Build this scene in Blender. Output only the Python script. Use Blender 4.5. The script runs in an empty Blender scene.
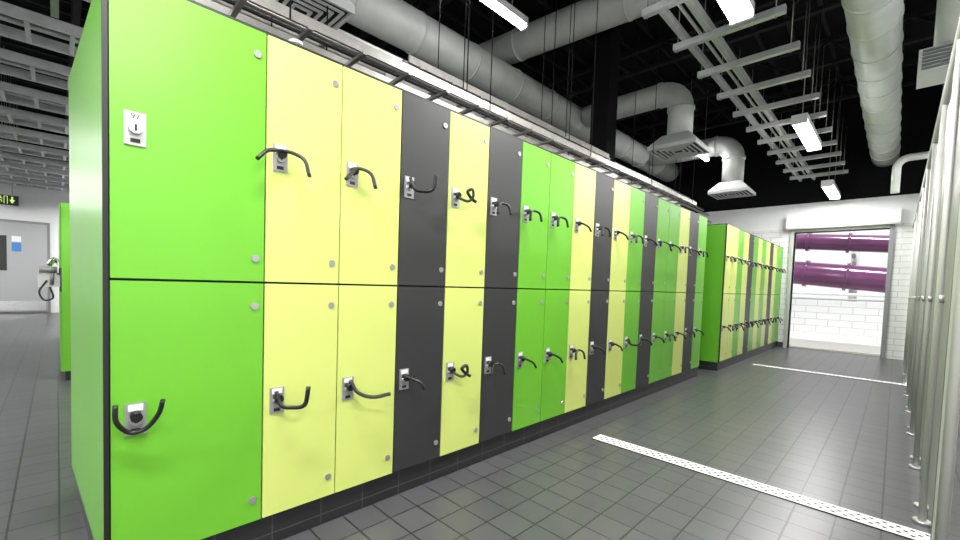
import bpy, math, random
from mathutils import Vector, Matrix
random.seed(4)
scn=bpy.context.scene
col=scn.collection
scn.view_settings.view_transform='Standard'
scn.view_settings.look='None'
scn.view_settings.exposure=0.0
FZ=-.042
# ---------------------------------------------------------------- materials
def mat(name,c,rough=.5,metal=0.,emit=None,es=0.,noise=0.,nscale=8.,spec=.5):
    m=bpy.data.materials.new(name);m.use_nodes=True
    nt=m.node_tree;b=nt.nodes['Principled BSDF']
    b.inputs['Base Color'].default_value=(*c,1);b.inputs['Roughness'].default_value=rough
    b.inputs['Metallic'].default_value=metal
    b.inputs['Specular IOR Level'].default_value=spec
    if emit: b.inputs['Emission Color'].default_value=(*emit,1);b.inputs['Emission Strength'].default_value=es
    if noise>0:
        n=nt.nodes.new('ShaderNodeTexNoise');n.inputs['Scale'].default_value=nscale;n.inputs['Detail'].default_value=4
        tc=nt.nodes.new('ShaderNodeTexCoord');nt.links.new(tc.outputs['Object'],n.inputs['Vector'])
        r=nt.nodes.new('ShaderNodeValToRGB')
        r.color_ramp.elements[0].color=(*[x*(1-noise) for x in c],1);r.color_ramp.elements[1].color=(*[min(1,x*(1+noise)) for x in c],1)
        r.color_ramp.elements[0].position=.3;r.color_ramp.elements[1].position=.7
        nt.links.new(n.outputs['Fac'],r.inputs['Fac']);nt.links.new(r.outputs['Color'],b.inputs['Base Color'])
    return m
def tilemat(name,c1,c2,grout,w,h,mortar,offset=0.,rough=.35,bump=.2,vertical=None,mul=.25):
    m=bpy.data.materials.new(name);m.use_nodes=True
    nt=m.node_tree;b=nt.nodes['Principled BSDF'];b.inputs['Roughness'].default_value=rough
    tc=nt.nodes.new('ShaderNodeTexCoord');br=nt.nodes.new('ShaderNodeTexBrick')
    br.inputs['Color1'].default_value=(*c1,1);br.inputs['Color2'].default_value=(*c2,1);br.inputs['Mortar'].default_value=(*grout,1)
    br.inputs['Scale'].default_value=1.;br.inputs['Brick Width'].default_value=w;br.inputs['Row Height'].default_value=h
    br.inputs['Mortar Size'].default_value=mortar;br.inputs['Mortar Smooth'].default_value=.1;br.offset=offset
    src=tc.outputs['Object']
    if vertical:
        sp=nt.nodes.new('ShaderNodeSeparateXYZ');cb=nt.nodes.new('ShaderNodeCombineXYZ')
        nt.links.new(src,sp.inputs[0]);nt.links.new(sp.outputs[vertical],cb.inputs['X']);nt.links.new(sp.outputs['Z'],cb.inputs['Y']);src=cb.outputs[0]
    nt.links.new(src,br.inputs['Vector'])
    n=nt.nodes.new('ShaderNodeTexNoise');n.inputs['Scale'].default_value=3.;nt.links.new(tc.outputs['Object'],n.inputs['Vector'])
    mx=nt.nodes.new('ShaderNodeMixRGB');mx.blend_type='MULTIPLY';mx.inputs['Fac'].default_value=mul
    nt.links.new(br.outputs['Color'],mx.inputs['Color1']);nt.links.new(n.outputs['Fac'],mx.inputs['Color2'])
    nt.links.new(mx.outputs['Color'],b.inputs['Base Color'])
    bp=nt.nodes.new('ShaderNodeBump');bp.inputs['Strength'].default_value=bump;bp.inputs['Distance'].default_value=.003;bp.invert=True
    nt.links.new(br.outputs['Fac'],bp.inputs['Height']);nt.links.new(bp.outputs['Normal'],b.inputs['Normal'])
    return m
GREEN=mat('green_laminate',(.135,.44,.026),.36,noise=.04,nscale=2)
YEL=mat('pale_lime_laminate',(.58,.67,.175),.38,noise=.03,nscale=2)
DARK=mat('charcoal_laminate',(.030,.030,.032),.45,noise=.06,nscale=2)
EDGE=mat('black_edge',(.008,.008,.008),.5)
PLINTH=tilemat('plinth_tile',(.02,.02,.022),(.024,.024,.026),(.06,.06,.06),.2,.3,.003,vertical='X')
STEEL=mat('brushed_steel',(.62,.62,.63),.3,1.,noise=.08,nscale=40)
STEELP=mat('satin_plate',(.42,.42,.42),.35,.6)
BLACKR=mat('black_rubber',(.008,.008,.009),.4)
WHITEP=mat('white_paint',(.76,.77,.77),.6,noise=.02)
DUCT=mat('duct_white',(.75,.77,.74),.4,.08,noise=.08,nscale=5)
GALV=mat('galvanised',(.33,.32,.30),.4,.5,noise=.15,nscale=15)
GALVL=mat('galvanised_bright',(.55,.56,.57),.4,.4,noise=.1,nscale=15)
CEIL=mat('ceiling_black',(.004,.004,.005),.9,spec=.2)
BEAM=mat('beam_black',(.010,.010,.012),.7,spec=.3)
GREYP=mat('partition_grey',(.22,.22,.21),.45,.2,noise=.05,nscale=3)
GREYL=mat('partition_light',(.42,.42,.40),.5,.15)
DOORG=mat('door_grey',(.36,.37,.38),.5)
FRAMEG=mat('frame_grey',(.22,.23,.24),.5)
BLUE=mat('notice_blue',(.05,.2,.55),.5)
PURP=mat('slide_purple',(.19,.065,.16),.15,0.,noise=.15,nscale=1.5)
TUBE=mat('lamp_diffuser',(1,1,1),.5,emit=(1,1,1),es=22)
FLOORM=tilemat('floor_tile',(.090,.090,.096),(.076,.076,.082),(.026,.026,.028),.15,.15,.0042,rough=.32,bump=.35)
BRICKW=tilemat('white_glazed_brick',(.78,.79,.78),(.74,.75,.74),(.55,.55,.55),.3,.1,.006,.5,.25,.4,vertical='Y')
BLOCKW=tilemat('white_block',(.86,.87,.87),(.83,.84,.84),(.62,.62,.62),.4,.15,.008,.5,.5,.3,vertical='Y',mul=.05)
SIGNK=mat('sign_black',(.01,.012,.01),.4)
SIGNY=mat('sign_symbol',(.6,.8,.2),.5,emit=(.6,.9,.25),es=.8)
CHROME=mat('chrome',(.8,.8,.8),.12,1.)
SATIN=mat('satin_steel',(.5,.5,.49),.4,.7)
GRATE=mat('drain_grate',(.9,.9,.89),.4,.0)
# ---------------------------------------------------------------- builder
class B:
    def __init__(s): s.v=[];s.f=[];s.m=[];s.sm=[];s.mats=[]
    def mi(s,m):
        if m not in s.mats: s.mats.append(m)
        return s.mats.index(m)
    def box(s,x0,x1,y0,y1,z0,z1,m,M=None):
        i=len(s.v);P=[(x,y,z) for x in (x0,x1) for y in (y0,y1) for z in (z0,z1)]
        if M: P=[tuple(M@Vector(q)) for q in P]
        s.v+=P
        for f in ((0,1,3,2),(4,6,7,5),(0,4,5,1),(2,3,7,6),(0,2,6,4),(1,5,7,3)):
            s.f.append([i+k for k in f]);s.m.append(s.mi(m));s.sm.append(False)
        return s
    def prism(s,pts,z0,z1,m):
        i=len(s.v);n=len(pts);s.v+=[(x,y,z0) for x,y in pts]+[(x,y,z1) for x,y in pts]
        k=s.mi(m)
        for a in range(n):
            b=(a+1)%n;s.f.append([i+a,i+b,i+n+b,i+n+a]);s.m.append(k);s.sm.append(False)
        s.f.append([i+a for a in range(n)][::-1]);s.m.append(k);s.sm.append(False)
        s.f.append([i+n+a for a in range(n)]);s.m.append(k);s.sm.append(False)
        return s
    def tube(s,pts,r,m,n=12,smooth=True,cap=True,flat=None):
        pts=[Vector(q) for q in pts];i0=len(s.v);k=s.mi(m);up=None
        rr=r if isinstance(r,(list,tuple)) else [r]*len(pts)
        for j,q in enumerate(pts):
            t=(pts[min(j+1,len(pts)-1)]-pts[max(j-1,0)]).normalized()
            if up is None:
                up=Vector((0,0,1)) if abs(t.z)<.9 else Vector((1,0,0))
            a=t.cross(up)
            if a.length<1e-4: a=t.cross(Vector((0,1,0)))
            a.normalize();b=a.cross(t).normalized();up=b
            for q2 in range(n):
                an=2*math.pi*q2/n
                s.v.append(tuple(q+a*math.cos(an)*rr[j]+b*math.sin(an)*rr[j]*(flat or 1)))
        for j in range(len(pts)-1):
            for q2 in range(n):
                a0=i0+j*n+q2;a1=i0+j*n+(q2+1)%n
                s.f.append([a0,a1,a1+n,a0+n]);s.m.append(k);s.sm.append(smooth)
        if cap:
            s.f.append([i0+q for q in range(n)][::-1]);s.m.append(k);s.sm.append(False)
            e=i0+(len(pts)-1)*n;s.f.append([e+q for q in range(n)]);s.m.append(k);s.sm.append(False)
        return s
    def obj(s,name,parent=None):
        me=bpy.data.meshes.new(name);me.from_pydata(s.v,[],s.f)
        for m in s.mats: me.materials.append(m)
        for p,k,q in zip(me.polygons,s.m,s.sm): p.material_index=k;p.use_smooth=q
        me.update();o=bpy.data.objects.new(name,me);col.objects.link(o)
        if parent: o.parent=parent
        return o
def empty(name,loc=(0,0,0)):
    o=bpy.data.objects.new(name,None);o.location=loc;o.empty_display_size=.1;col.objects.link(o);return o
def smoothpath(P,n=5):
    P=[Vector(q) for q in P];Q=[P[0]*2-P[1]]+P+[P[-1]*2-P[-2]];out=[]
    for i in range(1,len(Q)-2):
        for k in range(n):
            t=k/n;a,b,c,d=Q[i-1:i+3]
            out.append(.5*((2*b)+(c-a)*t+(2*a-5*b+4*c-d)*t*t+(3*b-a-3*c+d)*t**3))
    out.append(P[-1]);return out
def elbow(c0,d0,d1,R,n=8):
    c0=Vector(c0);d0=Vector(d0);d1=Vector(d1);cen=c0-d0*R+d1*R
    return [cen - d1*R*math.cos(a)+d0*R*math.sin(a) for a in [math.pi/2*k/n for k in range(n+1)]]
# ---------------------------------------------------------------- room shell
X0,X1,Y0,Y1,ZC=-4.,10.2,-3.6,12.6,4.6
B().box(X0,X1+.2,Y0,Y1,FZ-.1,FZ,FLOORM).obj('floor')
B().box(X0,X1,Y0,Y1,ZC,ZC+.1,CEIL).obj('ceiling')
B().box(X0,X1+.2,Y1,Y1+.15,FZ,3.05,WHITEP).box(X0,X1+.2,Y1,Y1+.15,3.05,ZC+.1,CEIL).obj('wall_left')
B().box(X0-.15,X0,Y0-.15,Y1+.15,FZ,3.05,WHITEP).box(X0-.15,X0,Y0-.15,Y1+.15,3.05,ZC+.1,CEIL).obj('wall_back')
B().box(X0,X1+.2,Y0-.15,Y0,FZ,2.9,WHITEP).box(X0,X1+.2,Y0-.15,Y0,2.9,ZC+.1,CEIL).obj('wall_right')
OY0,OY1,OZ=-1.5,-.22,2.18
w=B()
for y0,y1 in ((Y0,OY0),(OY1,Y1)):
    w.box(X1,X1+.2,y0,y1,FZ,2.25,BRICKW).box(X1,X1+.2,y0,y1,2.25,2.72,WHITEP).box(X1,X1+.2,y0,y1,2.72,ZC+.1,CEIL)
w.box(X1,X1+.2,OY0,OY1,OZ,2.72,WHITEP).box(X1,X1+.2,OY0,OY1,2.72,ZC+.1,CEIL)
w.obj('wall_end')
t=B();f=.06
t.box(X1-.03,X1+.23,OY0-f,OY0,FZ,OZ+f,FRAMEG).box(X1-.03,X1+.23,OY1,OY1+f,FZ,OZ+f,GREYL).box(X1-.03,X1+.23,OY0,OY1,OZ,OZ+f,GREYL)
t.obj('trim_doorway')
B().box(X1-.012,X1,OY1+f,Y1,FZ,.06,PLINTH).obj('baseboard_end')
B().box(X1-.12,X1-.001,OY0-.12,OY1+.12,OZ+.07,OZ+.30,WHITEP).box(X1-.13,X1-.11,OY0-.12,OY1+.12,OZ+.05,OZ+.08,GREYL).obj('shutter_box')
t=B()
for x in [ -2.8+1.5*i for i in range(9)]:
    t.box(x-.04,x+.04,Y0,Y1,4.48,4.54,BEAM);t.box(x-.035,x+.035,Y0,Y1,4.18,4.22,BEAM)
    y=Y0;s=0
    while y<Y1-.5:
        t.tube([(x,y,4.2 if s==0 else 4.5),(x,y+.4,4.5 if s==0 else 4.2)],.014,BEAM,6);y+=.4;s=1-s
t.obj('ceiling_trusses')
t=B()
for y in [Y0+.35*i for i in range(1,46)]:
    t.box(X0,X1,y-.02,y+.02,4.55,4.6,BEAM)
t.obj('ceiling_purlins')
# ---------------------------------------------------------------- lockers
PL=.079
STRAPS={
'archL':[(-.10,-.06,-.035),(-.06,-.05,.005),(0,-.03,.02),(.03,-.05,.015),(.06,-.08,-.01),(.07,-.10,-.07)],
'hook':[(-.06,-.06,-.04),(-.02,-.04,.0),(.01,-.04,.02),(.05,-.07,0),(.06,-.09,-.06)],
'smile':[(-.052,-.04,.06),(-.05,-.04,.01),(-.02,-.03,-.03),(.02,-.04,-.025),(.05,-.06,.02),(.06,-.07,.065)],
'smileU':[(-.01,-.02,.04),(.0,-.04,-.01),(.03,-.06,-.02),(.07,-.09,-.01),(.08,-.10,.06)],
'curl':[(.0,-.02,.0),(.03,-.06,-.02),(.05,-.08,.0),(.045,-.08,.04),(.02,-.07,.025),(.05,-.07,-.005),(.075,-.08,-.02)],
'flat':[(0,-.02,.04),(.02,-.05,-.01),(.07,-.09,-.03),(.14,-.12,-.02)],
'arch':[(-.03,-.06,-.05),(-.01,-.05,.0),(.02,-.05,.015),(.05,-.07,-.0),(.06,-.08,-.05)],
'tail':[(-.01,-.02,.02),(.02,-.05,.005),(.05,-.07,-.015),(.065,-.08,-.045)],
}
def strap(b,x,y,z,kind,fl=1):
    P=[(x+q[0]*fl,y+q[1],z+q[2]) for q in STRAPS[kind]]
    b.tube(smoothpath(P),.0095,BLACKR,8,flat=.75)
    b.tube([(x,y,z+.012),(x,y-.03,z+.01)],.016,BLACKR,10)
def lock(b,x,y,z):
    b.box(x-.027,x+.027,y-.004,y,z-.05,z+.05,STEELP)
    b.tube([(x,y,z+.0),(x,y-.018,z+.0)],.017,STEEL,14)
    b.box(x-.003,x+.003,y-.0187,y-.018,z-.01,z+.01,EDGE)
    b.box(x-.012,x+.012,y-.0055,y-.004,z-.042,z-.03,EDGE)
    b.box(x-.019,x+.019,y-.0055,y-.004,z+.026,z+.046,WHITEP)
def bank(name,xs,cols,yf,depth,skew,up,lo,end_m):
    root=empty(name,(0,0,0));T=PL+1.8
    a,bx=xs[0],xs[-1]
    c=B();c.prism([(a,yf+.014),(bx,yf+.014),(bx,yf+depth),(a+skew,yf+depth)],PL,T-.004,EDGE);c.obj('carcass',root)
    e=B()
    e.prism([(a-.012,yf+.0),(a,yf+.0),(a+skew,yf+depth),(a+skew-.012,yf+depth)],PL-.01,T,end_m)
    e.prism([(bx,yf),(bx+.012,yf),(bx+.012,yf+depth),(bx,yf+depth)],PL-.01,T,end_m)
    e.obj('end_panels',root)
    e=B();e.prism([(a-.014,yf-.016),(a-.001,yf-.016),(a-.001,yf-.001),(a-.014,yf-.001)],PL-.01,T,EDGE);e.obj('corner_strip',root)
    B().prism([(a,yf-.01),(bx,yf-.01),(bx,yf+depth-.02),(a+skew,yf+depth-.02)],T-.002,T+.009,EDGE).obj('top_cap',root)
    pm=B();pm.prism([(a-.005,yf+.002),(bx+.005,yf+.002),(bx+.005,yf+depth-.01),(a+skew-.0,yf+depth-.01)],FZ,PL,PLINTH);pm.obj('plinth',root)
    d=B();L=B();S=B()
    for i in range(len(cols)):
        m=cols[i];x0,x1=xs[i]+.0028,xs[i+1]-.0028
        for k,(z0,z1) in enumerate(((PL,PL+.898),(PL+.902,T))):
            d.box(x0,x1,yf-.012,yf+.0,z0+.002,z1-.002,m);d.box(x0+.0005,x1-.0005,yf,yf+.012,z0+.0025,z1-.0025,EDGE)
            for zz in (z0+.085,z1-.085):
                L.tube([(x1-.03,yf-.012,zz),(x1-.03,yf-.0165,zz)],.0135,STEELP,16)
            zc=z0+.465 if k else z0+.45;xl=x0+.048
            kd=(lo,up)[k][i%len((lo,up)[k])]
            if x1-x0>.35: zc=z0+(.455 if k else .465);xl=x0+.06
            lock(L,xl,yf-.012,zc)
            if kd: strap(S,xl,yf-.014,zc,kd,1)
    d.obj('doors',root);L.obj('locks_and_studs',root);S.obj('wristband_straps',root)
    return root
G,Yl,D=GREEN,YEL,DARK
xf=.5538
xs=[xf-.4432]+[xf+.3*i for i in range(18)]
cols=[G,Yl,Yl,D,Yl,D,G,G,Yl,D,Yl,G,D,G,G,Yl,D,G]
up=[None,'archL','hook','smileU','curl','arch','arch','arch','tail','arch','tail','arch','tail','archL','tail','arch','tail','arch']
lo=['smile','smileU','flat','tail','curl','arch','tail','tail','arch','tail','tail','smileU','tail','tail','arch','tail','arch','tail']
bk=bank('locker_bank',xs,cols,0,1.05,-.055,up,lo,GREEN)
tx=bpy.data.curves.new('number_text','FONT');tx.body='97';tx.size=.024;tx.align_x='CENTER';tx.extrude=.0003;tx.materials.append(SIGNK)
to=bpy.data.objects.new('number_text',tx);to.location=(xs[0]+.0628,-.0180,PL+.902+.455+.0275);to.rotation_euler=(math.pi/2,0,0);col.objects.link(to);to.parent=bk
B().tube([(.71,.12,PL+1.809),(.71,.12,PL+1.87)],.022,WHITEP,14).tube([(.71,.12,PL+1.87),(.71,.12,PL+1.885)],.028,GALVL,14).obj('vent_cap',bk)
xs2=[6.26+.3*i for i in range(14)];xs2[-1]=10.17
cols2=[Yl,Yl,G,Yl,D,G,Yl,G,Yl,D,Yl,G,G]
bank('locker_bank',xs2,cols2,-.06,1.05,0,['arch','archL','tail','arch'],['tail','arch','archL'],GREEN)
# ---------------------------------------------------------------- floor drains
def drain(x,y0,y1):
    b=B();w=.055;z=FZ
    b.box(x-w,x+w,y0,y1,z+.0005,z+.006,GRATE);b.box(x-w-.006,x-w,y0,y1,z,z+.004,EDGE);b.box(x+w,x+w+.006,y0,y1,z,z+.004,EDGE)
    n=int((y1-y0)/.044)
    for i in range(n):
        yy=y0+.016+i*.044
        for k in (-1,0,1):
            c=yy+(.022 if k==0 else 0)
            b.tube([(x+k*.03,c,z+.0055),(x+k*.03,c,z+.0066)],.0095,EDGE,8,False)
    b.obj('floor_drain')
drain(2.71,-2.6,-.24);drain(7.3,-2.6,-.25)
# ---------------------------------------------------------------- cubicle partitions (right)
YP=-1.775
b=B();x=2.0
root=empty('cubicle_partition')
while x<10.0:
    b.box(x,x+.26,YP-.02,YP,.1,2.12,GREYL)
    b.box(x+.27,x+.86,YP-.03,YP-.012,.1,2.09,GREYP)
    b.tube([(x-.012,YP-.004,FZ),(x-.012,YP-.004,2.15)],.014,GREYL,14)
    b.tube([(x+.265,YP-.008,.08),(x+.265,YP-.008,2.12)],.01,GREYP,12)
    b.tube([(x-.012,YP-.004,FZ),(x-.012,YP-.004,FZ+.015)],.03,SATIN,16)
    b.tube([(x+.2,YP-.012,FZ),(x+.2,YP-.012,.12)],.012,SATIN,10);b.tube([(x+.2,YP-.012,FZ),(x+.2,YP-.012,FZ+.015)],.03,SATIN,16)
    b.tube([(x+.8,YP-.012,1.0),(x+.8,YP+.005,1.0)],.018,SATIN,12)
    x+=.9
b.obj('panels',root)
B().tube([(1.9,YP-.01,2.17),(10.1,YP-.01,2.17)],.026,GREYL,14).obj('top_rail',root)
# ---------------------------------------------------------------- ducts
def seams(b,p0,p1,r,step,m):
    p0=Vector(p0);p1=Vector(p1);L=(p1-p0).length;n=int(L/step)
    for i in range(1,n):
        c=p0.lerp(p1,i/n);d=(p1-p0).normalized()
        b.tube([c-d*.012,c+d*.012],r+.008,m,28)
b=B();b.tube([(-2,2.0,3.6),(9.8,2.0,3.6)],.2,DUCT,28);seams(b,(-2,2,3.6),(9.8,2,3.6),.2,.75,DUCT);b.obj('main_air_duct')
b=B();q0,q1=(4.03,3.1,3.99),(4.72,-3.5,3.99);b.tube([q0,q1],.18,DUCT,28);seams(b,q0,q1,.18,1.2,DUCT);b.obj('cross_air_duct')
b=B();b.tube([(1.5,-1.38,3.38),(10.15,-1.38,3.38)],.17,DUCT,32)
seams(b,(1.5,-1.38,3.38),(10.15,-1.38,3.38),.17,.5,DUCT);b.obj('spiral_air_duct')
def drop(x,y,zt,zb,r,s,name):
    b=B();e=elbow((x,y,zt),(0,-1,0),(0,0,-1),r*1.7,8)
    b.tube([(x,1.79,zt)]+e+[(x,y,zb+.18)],r,DUCT,26)
    b.tube([(x,y+r*1.7+.02,zt),(x,y+r*1.7-.02,zt)],r+.012,DUCT,26);b.tube([(x,y,zt-r*1.7+.02),(x,y,zt-r*1.7-.02)],r+.012,DUCT,26)
    h=s/2
    i=len(b.v);b.v+=[(x-.16,y-.16,zb+.2),(x+.16,y-.16,zb+.2),(x+.16,y+.16,zb+.2),(x-.16,y+.16,zb+.2),(x-h,y-h,zb+.05),(x+h,y-h,zb+.05),(x+h,y+h,zb+.05),(x-h,y+h,zb+.05)]
    for a in range(4):
        c=(a+1)%4;b.f.append([i+a,i+4+a,i+4+c,i+c]);b.m.append(b.mi(WHITEP));b.sm.append(False)
    b.box(x-h,x+h,y-h,y+h,zb+.02,zb+.05,WHITEP)
    for k in range(5):
        o=h-.0-k*h*.19;t_=.018
        z0,z1=zb-.0,zb+.02
        b.box(x-o,x+o,y-o,y-o+t_,z0,z1,WHITEP);b.box(x-o,x+o,y+o-t_,y+o,z0,z1,WHITEP)
        b.box(x-o,x-o+t_,y-o+t_,y+o-t_,z0,z1,WHITEP);b.box(x+o-t_,x+o,y-o+t_,y+o-t_,z0,z1,WHITEP)
    b.box(x-h+.03,x+h-.03,y-h+.03,y+h-.03,zb+.012,zb+.0195,BEAM)
    b.obj(name)
drop(5.85,.43,3.6,2.8,.15,.58,'air_diffuser')
drop(8.37,.42,3.55,2.67,.16,.58,'air_diffuser')
drop(1.2,1.28,3.5,2.8,.1,.54,'air_diffuser')
# ---------------------------------------------------------------- cable tray / lights over corridor
b=B()
for y in (-.30,-.49): 
    b.box(-2,9.9,y-.018,y+.018,3.08,3.14,GALVL)
b.tube([(-2,-.38,3.16),(9.9,-.38,3.16)],.012,WHITEP,8);b.tube([(-2,-.43,3.155),(9.9,-.43,3.155)],.01,DUCT,8)
x=-1.8
while x<9.8:
    b.box(x-.025,x+.025,-.98,-.22,3.02,3.07,GALVL)
    for y in (-.92,-.25): b.tube([(x,y,3.0),(x,y,3.78)],.004,GALV,6)
    x+=.62
b.obj('cable_tray')
def luminaire(x,y,z,E,L=1.2,ax='x',name='strip_light',wd=.07):
    r=empty(name,(x,y,z));b=B();h=L/2
    def bx(a,c,y0,y1,z0,z1,m):
        if ax=='x': b.box(a,c,y0,y1,z0,z1,m)
        else: b.box(y0,y1,a,c,z0,z1,m)
    bx(-h,h,-wd,wd,.0,.06,WHITEP);bx(-h+.01,h-.01,-wd+.01,wd-.01,-.035,0,TUBE);bx(-h-.015,-h+.01,-wd,wd,-.04,.06,WHITEP);bx(h-.01,h+.015,-wd,wd,-.04,.06,WHITEP)
    for k in (-h*.7,h*.7):
        q=(k,0) if ax=='x' else (0,k)
        b.tube([(q[0],q[1],.06),(q[0],q[1],4.6-z)],.004,GALV,6)
    b.obj('fitting',r)
    ld=bpy.data.lights.new('tube','AREA');ld.shape='RECTANGLE';ld.size=L-.05 if ax=='x' else .12;ld.size_y=.12 if ax=='x' else L-.05;ld.energy=E;ld.color=(1,.985,.96)
    lo=bpy.data.objects.new('tube',ld);lo.location=(0,0,-.04);col.objects.link(lo);lo.parent=r
for x,z in ((-2.9,2.9),(0.0,2.9),(2.8,2.9),(6.45,2.9),(9.2,2.72)): luminaire(x,-.8,z,78 if x<9 else 50)  # first two are unseen, added over and behind the camera to even the light
for x in (-2.9,.1): luminaire(x,-2.6,2.9,60)  # unseen pair added behind the camera as front fill
luminaire(2.55,.9,3.42,18,wd=.035);luminaire(8.,.9,3.42,18,wd=.035)
for y in (2.65,5.5,8.4,11.2):
    for x in (-2.2,.9): luminaire(x,y,2.62,58)
for x in (4.5,7.8): 
    luminaire(x,-2.8,2.8,40)
# ---------------------------------------------------------------- services above the lockers
b=B()
for (ya,yb,z) in ((.42,.64,2.22),(.70,.98,2.46)):
    xa=-1 if z<2.3 else 1.7
    xe=6.6 if z<2.3 else 4.5
    for y in (ya,yb): b.box(xa,xe,y-.008,y+.008,z,z+.05,GALV)
    for k in range(25):
        x=-.9+k*.3
        if xa<x<xe: b.box(x-.012,x+.012,ya-.015,yb+.015,z-.01,z+.008,GALV)
    b.tube([(xa,ya+.07,z+.03),(xe,ya+.07,z+.03)],.013,GALV,8)
    b.tube([(xa,ya+.12,z+.03),(xe,ya+.12,z+.03)],.009,BEAM,8)
    for k in range(6):
        x=-.6+k*1.4
        if xa<x<xe:
            for y in (ya-.01,yb+.01): b.tube([(x,y,z),(x,y,4.6)],.004,BEAM,6)
b.obj('service_cable_tray')
b=B()
for y,z,r in ((1.1,2.3,.02),(1.2,2.6,.022),(1.3,2.72,.018),(1.15,2.46,.016),(1.6,3.0,.022)):
    b.tube([(-1.5,y,z),(9.9,y,z)],r,DUCT if y==1.6 else GALV,10)
for k in range(8):
    x=-1.3+k*1.3;b.tube([(x,1.07,2.28),(x,1.07,4.6)],.005,BEAM,6);b.box(x-.015,x+.015,1.06,1.35,2.26,2.28,GALV);b.box(x-.015,x+.015,1.06,1.35,2.56,2.58,GALV)
b.obj('service_pipes')
B().box(4.63,4.85,.8,1.02,2.45,4.6,CEIL).box(4.6,4.88,.76,1.05,1.897,2.45,WHITEP).obj('column')
# ---------------------------------------------------------------- left area trays
for j,y in enumerate([2.9+.95*i for i in range(10)]):
    b=B();z=2.82
    for yy in (y,y+.42): b.box(-4,2.2,yy-.012,yy+.012,z,z+.08,GALVL)
    x=-3.9
    while x<2.2: b.box(x-.015,x+.015,y,y+.42,z,z+.02,GALVL);x+=.25
    b.tube([(-4,y+.15,z+.03),(2.2,y+.15,z+.03)],.02,GALVL,8)
    for xx in (-2.4,-.6,1.2):
        for yy in (y,y+.42): b.tube([(xx,yy,z),(xx,yy,4.6)],.005,GALV,6)
    b.obj('ladder_tray')
# ---------------------------------------------------------------- far left door & sign
r=empty('double_door')
b=B();y=Y1
b.box(-2.0,-.12,y-.05,y-.001,FZ,2.12,FRAMEG);b.obj('frame',r)
b=B();b.box(-1.95,-1.06,y-.08,y-.05,.0,2.06,DOORG);b.box(-1.05,-.17,y-.08,y-.05,.0,2.06,DOORG);b.obj('leaves',r)
b=B()
b.box(-.95,-.83,y-.086,y-.08,.95,1.75,SIGNK);b.box(-.75,-.6,y-.086,y-.08,1.4,1.6,BLUE);b.box(-.75,-.6,y-.086,y-.08,1.62,1.75,WHITEP)
b.tube([(-.98,y-.12,.85),(-.98,y-.12,1.15)],.014,CHROME,8);b.tube([(-1.12,y-.12,.85),(-1.12,y-.12,1.15)],.014,CHROME,8)
b.box(-1.0,-.2,y-.085,y-.08,.03,.25,STEEL);b.obj('glazing_and_handles',r)
r=empty('exit_sign')
b=B();y=12.3;b.box(-1.05,-.62,y-.02,y+.02,2.42,2.64,SIGNK)
for xx in (-.95,-.72): b.tube([(xx,y,2.64),(xx,y,4.6)],.006,GALV,6)
b.obj('panel',r)
b=B();yy=y-.022
b.box(-.735,-.705,yy,yy+.002,2.53,2.61,SIGNY);i=len(b.v);b.v+=[(-.765,yy,2.54),(-.675,yy,2.54),(-.72,yy,2.46)];b.f.append([i,i+1,i+2]);b.m.append(0);b.sm.append(False)
b.tube([(-.9,yy,2.6),(-.9,yy+.002,2.6)],.014,SIGNY,10)
for s in (((-.9,2.585),(-.915,2.54)),((-.915,2.54),(-.88,2.515)),((-.88,2.515),(-.885,2.475)),((-.915,2.54),(-.93,2.505)),((-.93,2.505),(-.965,2.495)),((-.9,2.575),(-.87,2.555)),((-.9,2.575),(-.94,2.56))):
    (xa,za),(xb,zb)=s;b.tube([(xa,yy,za),(xb,yy,zb)],.007,SIGNY,6)
b.box(-.85,-.84,yy,yy+.002,2.45,2.62,SIGNY);b.box(-.85,-.79,yy,yy+.002,2.61,2.62,SIGNY);b.box(-.8,-.79,yy,yy+.002,2.45,2.62,SIGNY)
b.obj('pictogram',r)
r=empty('vanity_locker_island')
xv=.03
b=B();b.box(xv,.9,3.75,7.6,.05,1.62,EDGE)
for i in range(12):
    y0=3.75+i*.32
    for z0,z1 in ((.05,.8),(1.02,1.62)):
        b.box(xv-.012,xv,y0+.003,y0+.317,z0,z1,GREEN)
b.box(xv,.9,3.738,3.75,.05,1.62,GREEN);b.box(xv+.02,.88,3.76,7.6,FZ,.05,PLINTH);b.obj('body',r)
b=B()
for i in range(4):
    y0=3.85+i*.8
    b.box(xv-.16,xv-.012,y0,y0+.6,.84,.86,STEEL);b.box(xv-.16,xv-.15,y0,y0+.6,.86,.95,STEEL);b.box(xv-.15,xv-.012,y0,y0+.01,.86,.95,STEEL);b.box(xv-.15,xv-.012,y0+.59,y0+.6,.86,.95,STEEL)
    b.tube(smoothpath([(xv-.02,y0+.3,.95),(xv-.02,y0+.3,1.08),(xv-.06,y0+.3,1.11),(xv-.1,y0+.3,1.05)]),.012,CHROME,10)
b.tube(smoothpath([(xv-.1,3.84,.9),(xv-.15,3.82,.8),(xv-.12,3.82,.72),(xv-.06,3.82,.74),(xv-.08,3.83,.84)]),.008,BLACKR,8);b.tube([(xv-.15,3.83,1.0),(xv-.03,3.83,1.0)],.03,GREYP,12);b.tube([(xv-.06,3.83,.99),(xv-.07,3.83,.86)],.014,GREYP,10)
b.obj('sinks_and_hairdryer',r)
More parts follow.
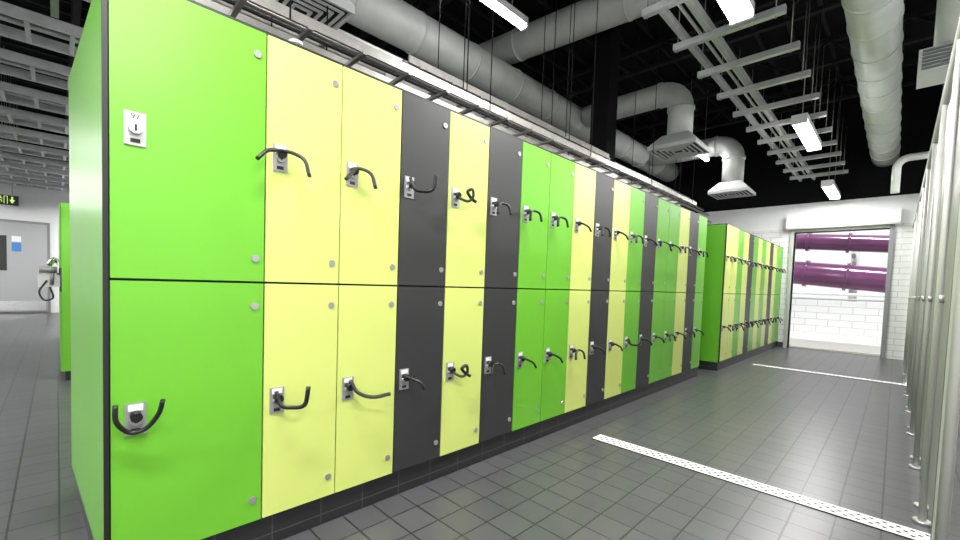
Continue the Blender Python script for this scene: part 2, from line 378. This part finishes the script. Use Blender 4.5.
# ---------------------------------------------------------------- right upper small services
b=B();b.box(5.1,5.5,-2.03,-1.66,2.85,3.03,WHITEP)
for k in range(6): b.box(5.08,5.1,-2.01,-1.68,2.86+k*.028,2.875+k*.028,FRAMEG)
b.tube([(5.3,-1.85,3.03),(5.3,-1.85,4.6)],.11,DUCT,20);b.obj('air_handling_grille')
b=B()
b.tube([(5.6,-1.95,2.95),(9.9,-1.95,2.95)],.045,DUCT,12)
b.tube([(8.1,-1.9,2.85)]+elbow((8.1,-1.55,2.85),(0,1,0),(0,0,-1),.12)+[(8.1,-1.55,2.4)],.045,DUCT,14)
for x in (6,8,9.5): b.tube([(x,-1.95,2.99),(x,-1.95,4.6)],.005,GALV,6)
b.obj('overhead_pipes')
# ---------------------------------------------------------------- exterior: slide tubes, block wall
def slide(y0,y1,z,r,x,name,tilt):
    b=B();P=smoothpath([(x+1.2,y1,z+tilt*3),(x+.3,y1-2.6,z+tilt*1.6),(x,0.5,z+tilt),(x,-1.0,z-tilt*.4),(x+.25,-2.6,z-tilt*2),(x+1.4,y0,z-tilt*4)],8)
    b.tube(P,r,PURP,32)
    for i in range(3,len(P),4):
        d=(P[i]-P[i-1]).normalized();b.tube([P[i]-d*.03,P[i]+d*.03],r+.04,PURP,32)
    b.obj(name)
slide(-5,5,2.24,.19,13.2,'water_slide_tube',.08)
slide(-5,5,1.46,.28,13.2,'water_slide_tube',.1)
b=B()
for y in (-2.6,-.9,.8):
    b.tube([(13.9,y,-.009),(13.9,y,3.2)],.08,WHITEP,14);b.tube([(13.3,y,1.1),(13.9,y,.9)],.04,WHITEP,10);b.tube([(13.3,y,1.95),(13.9,y,1.85)],.04,WHITEP,10)
b.tube([(12.7,-4,1.0),(12.7,3,1.06)],.035,WHITEP,10);b.tube([(12.7,-4,.93),(12.7,3,.9)],.025,GREYL,10)
b.obj('slide_support')
B().box(12.5,12.65,-6,5,-.009,.88,BLOCKW).obj('low_block_wall')
B().box(X1+.2,18,-8,8,-.12,-.01,mat('pool_deck',(.62,.6,.55),.5,noise=.05)).obj('pool_deck')
# ---------------------------------------------------------------- world + sun lamp, added to light the slides' room side
w=bpy.data.worlds.new('World');scn.world=w;w.use_nodes=True
w.node_tree.nodes['Background'].inputs[0].default_value=(.93,.96,1,1);w.node_tree.nodes['Background'].inputs[1].default_value=1.1
sd=bpy.data.lights.new('slide_fill_sun','SUN');sd.energy=3.5;sd.angle=.05
so=bpy.data.objects.new('slide_fill_sun',sd);d=Vector((.38,.12,-1)).normalized();so.rotation_euler=d.to_track_quat('-Z','Y').to_euler();so.location=(12,0,8);col.objects.link(so)
# ---------------------------------------------------------------- camera
yaw,pit,rol,fpx,cx,cy,Dc,hc=[0.8038,0.0441,0.0329,419.1873,460.807,301.7172,1.6413,1.0007]
F=Vector((math.cos(yaw)*math.cos(pit),math.sin(yaw)*math.cos(pit),-math.sin(pit)))
R=F.cross(Vector((0,0,1))).normalized();U=R.cross(F)
R2=R*math.cos(rol)+U*math.sin(rol);U2=-R*math.sin(rol)+U*math.cos(rol)
M=Matrix(((R2.x,U2.x,-F.x,0),(R2.y,U2.y,-F.y,-Dc),(R2.z,U2.z,-F.z,hc),(0,0,0,1)))
cam=bpy.data.cameras.new('camera');co=bpy.data.objects.new('camera',cam);col.objects.link(co);co.matrix_world=M
cam.sensor_width=36;cam.lens=fpx/960*36;cam.shift_x=(480-cx)/960;cam.shift_y=(cy-270)/960;cam.clip_start=.05
scn.camera=co
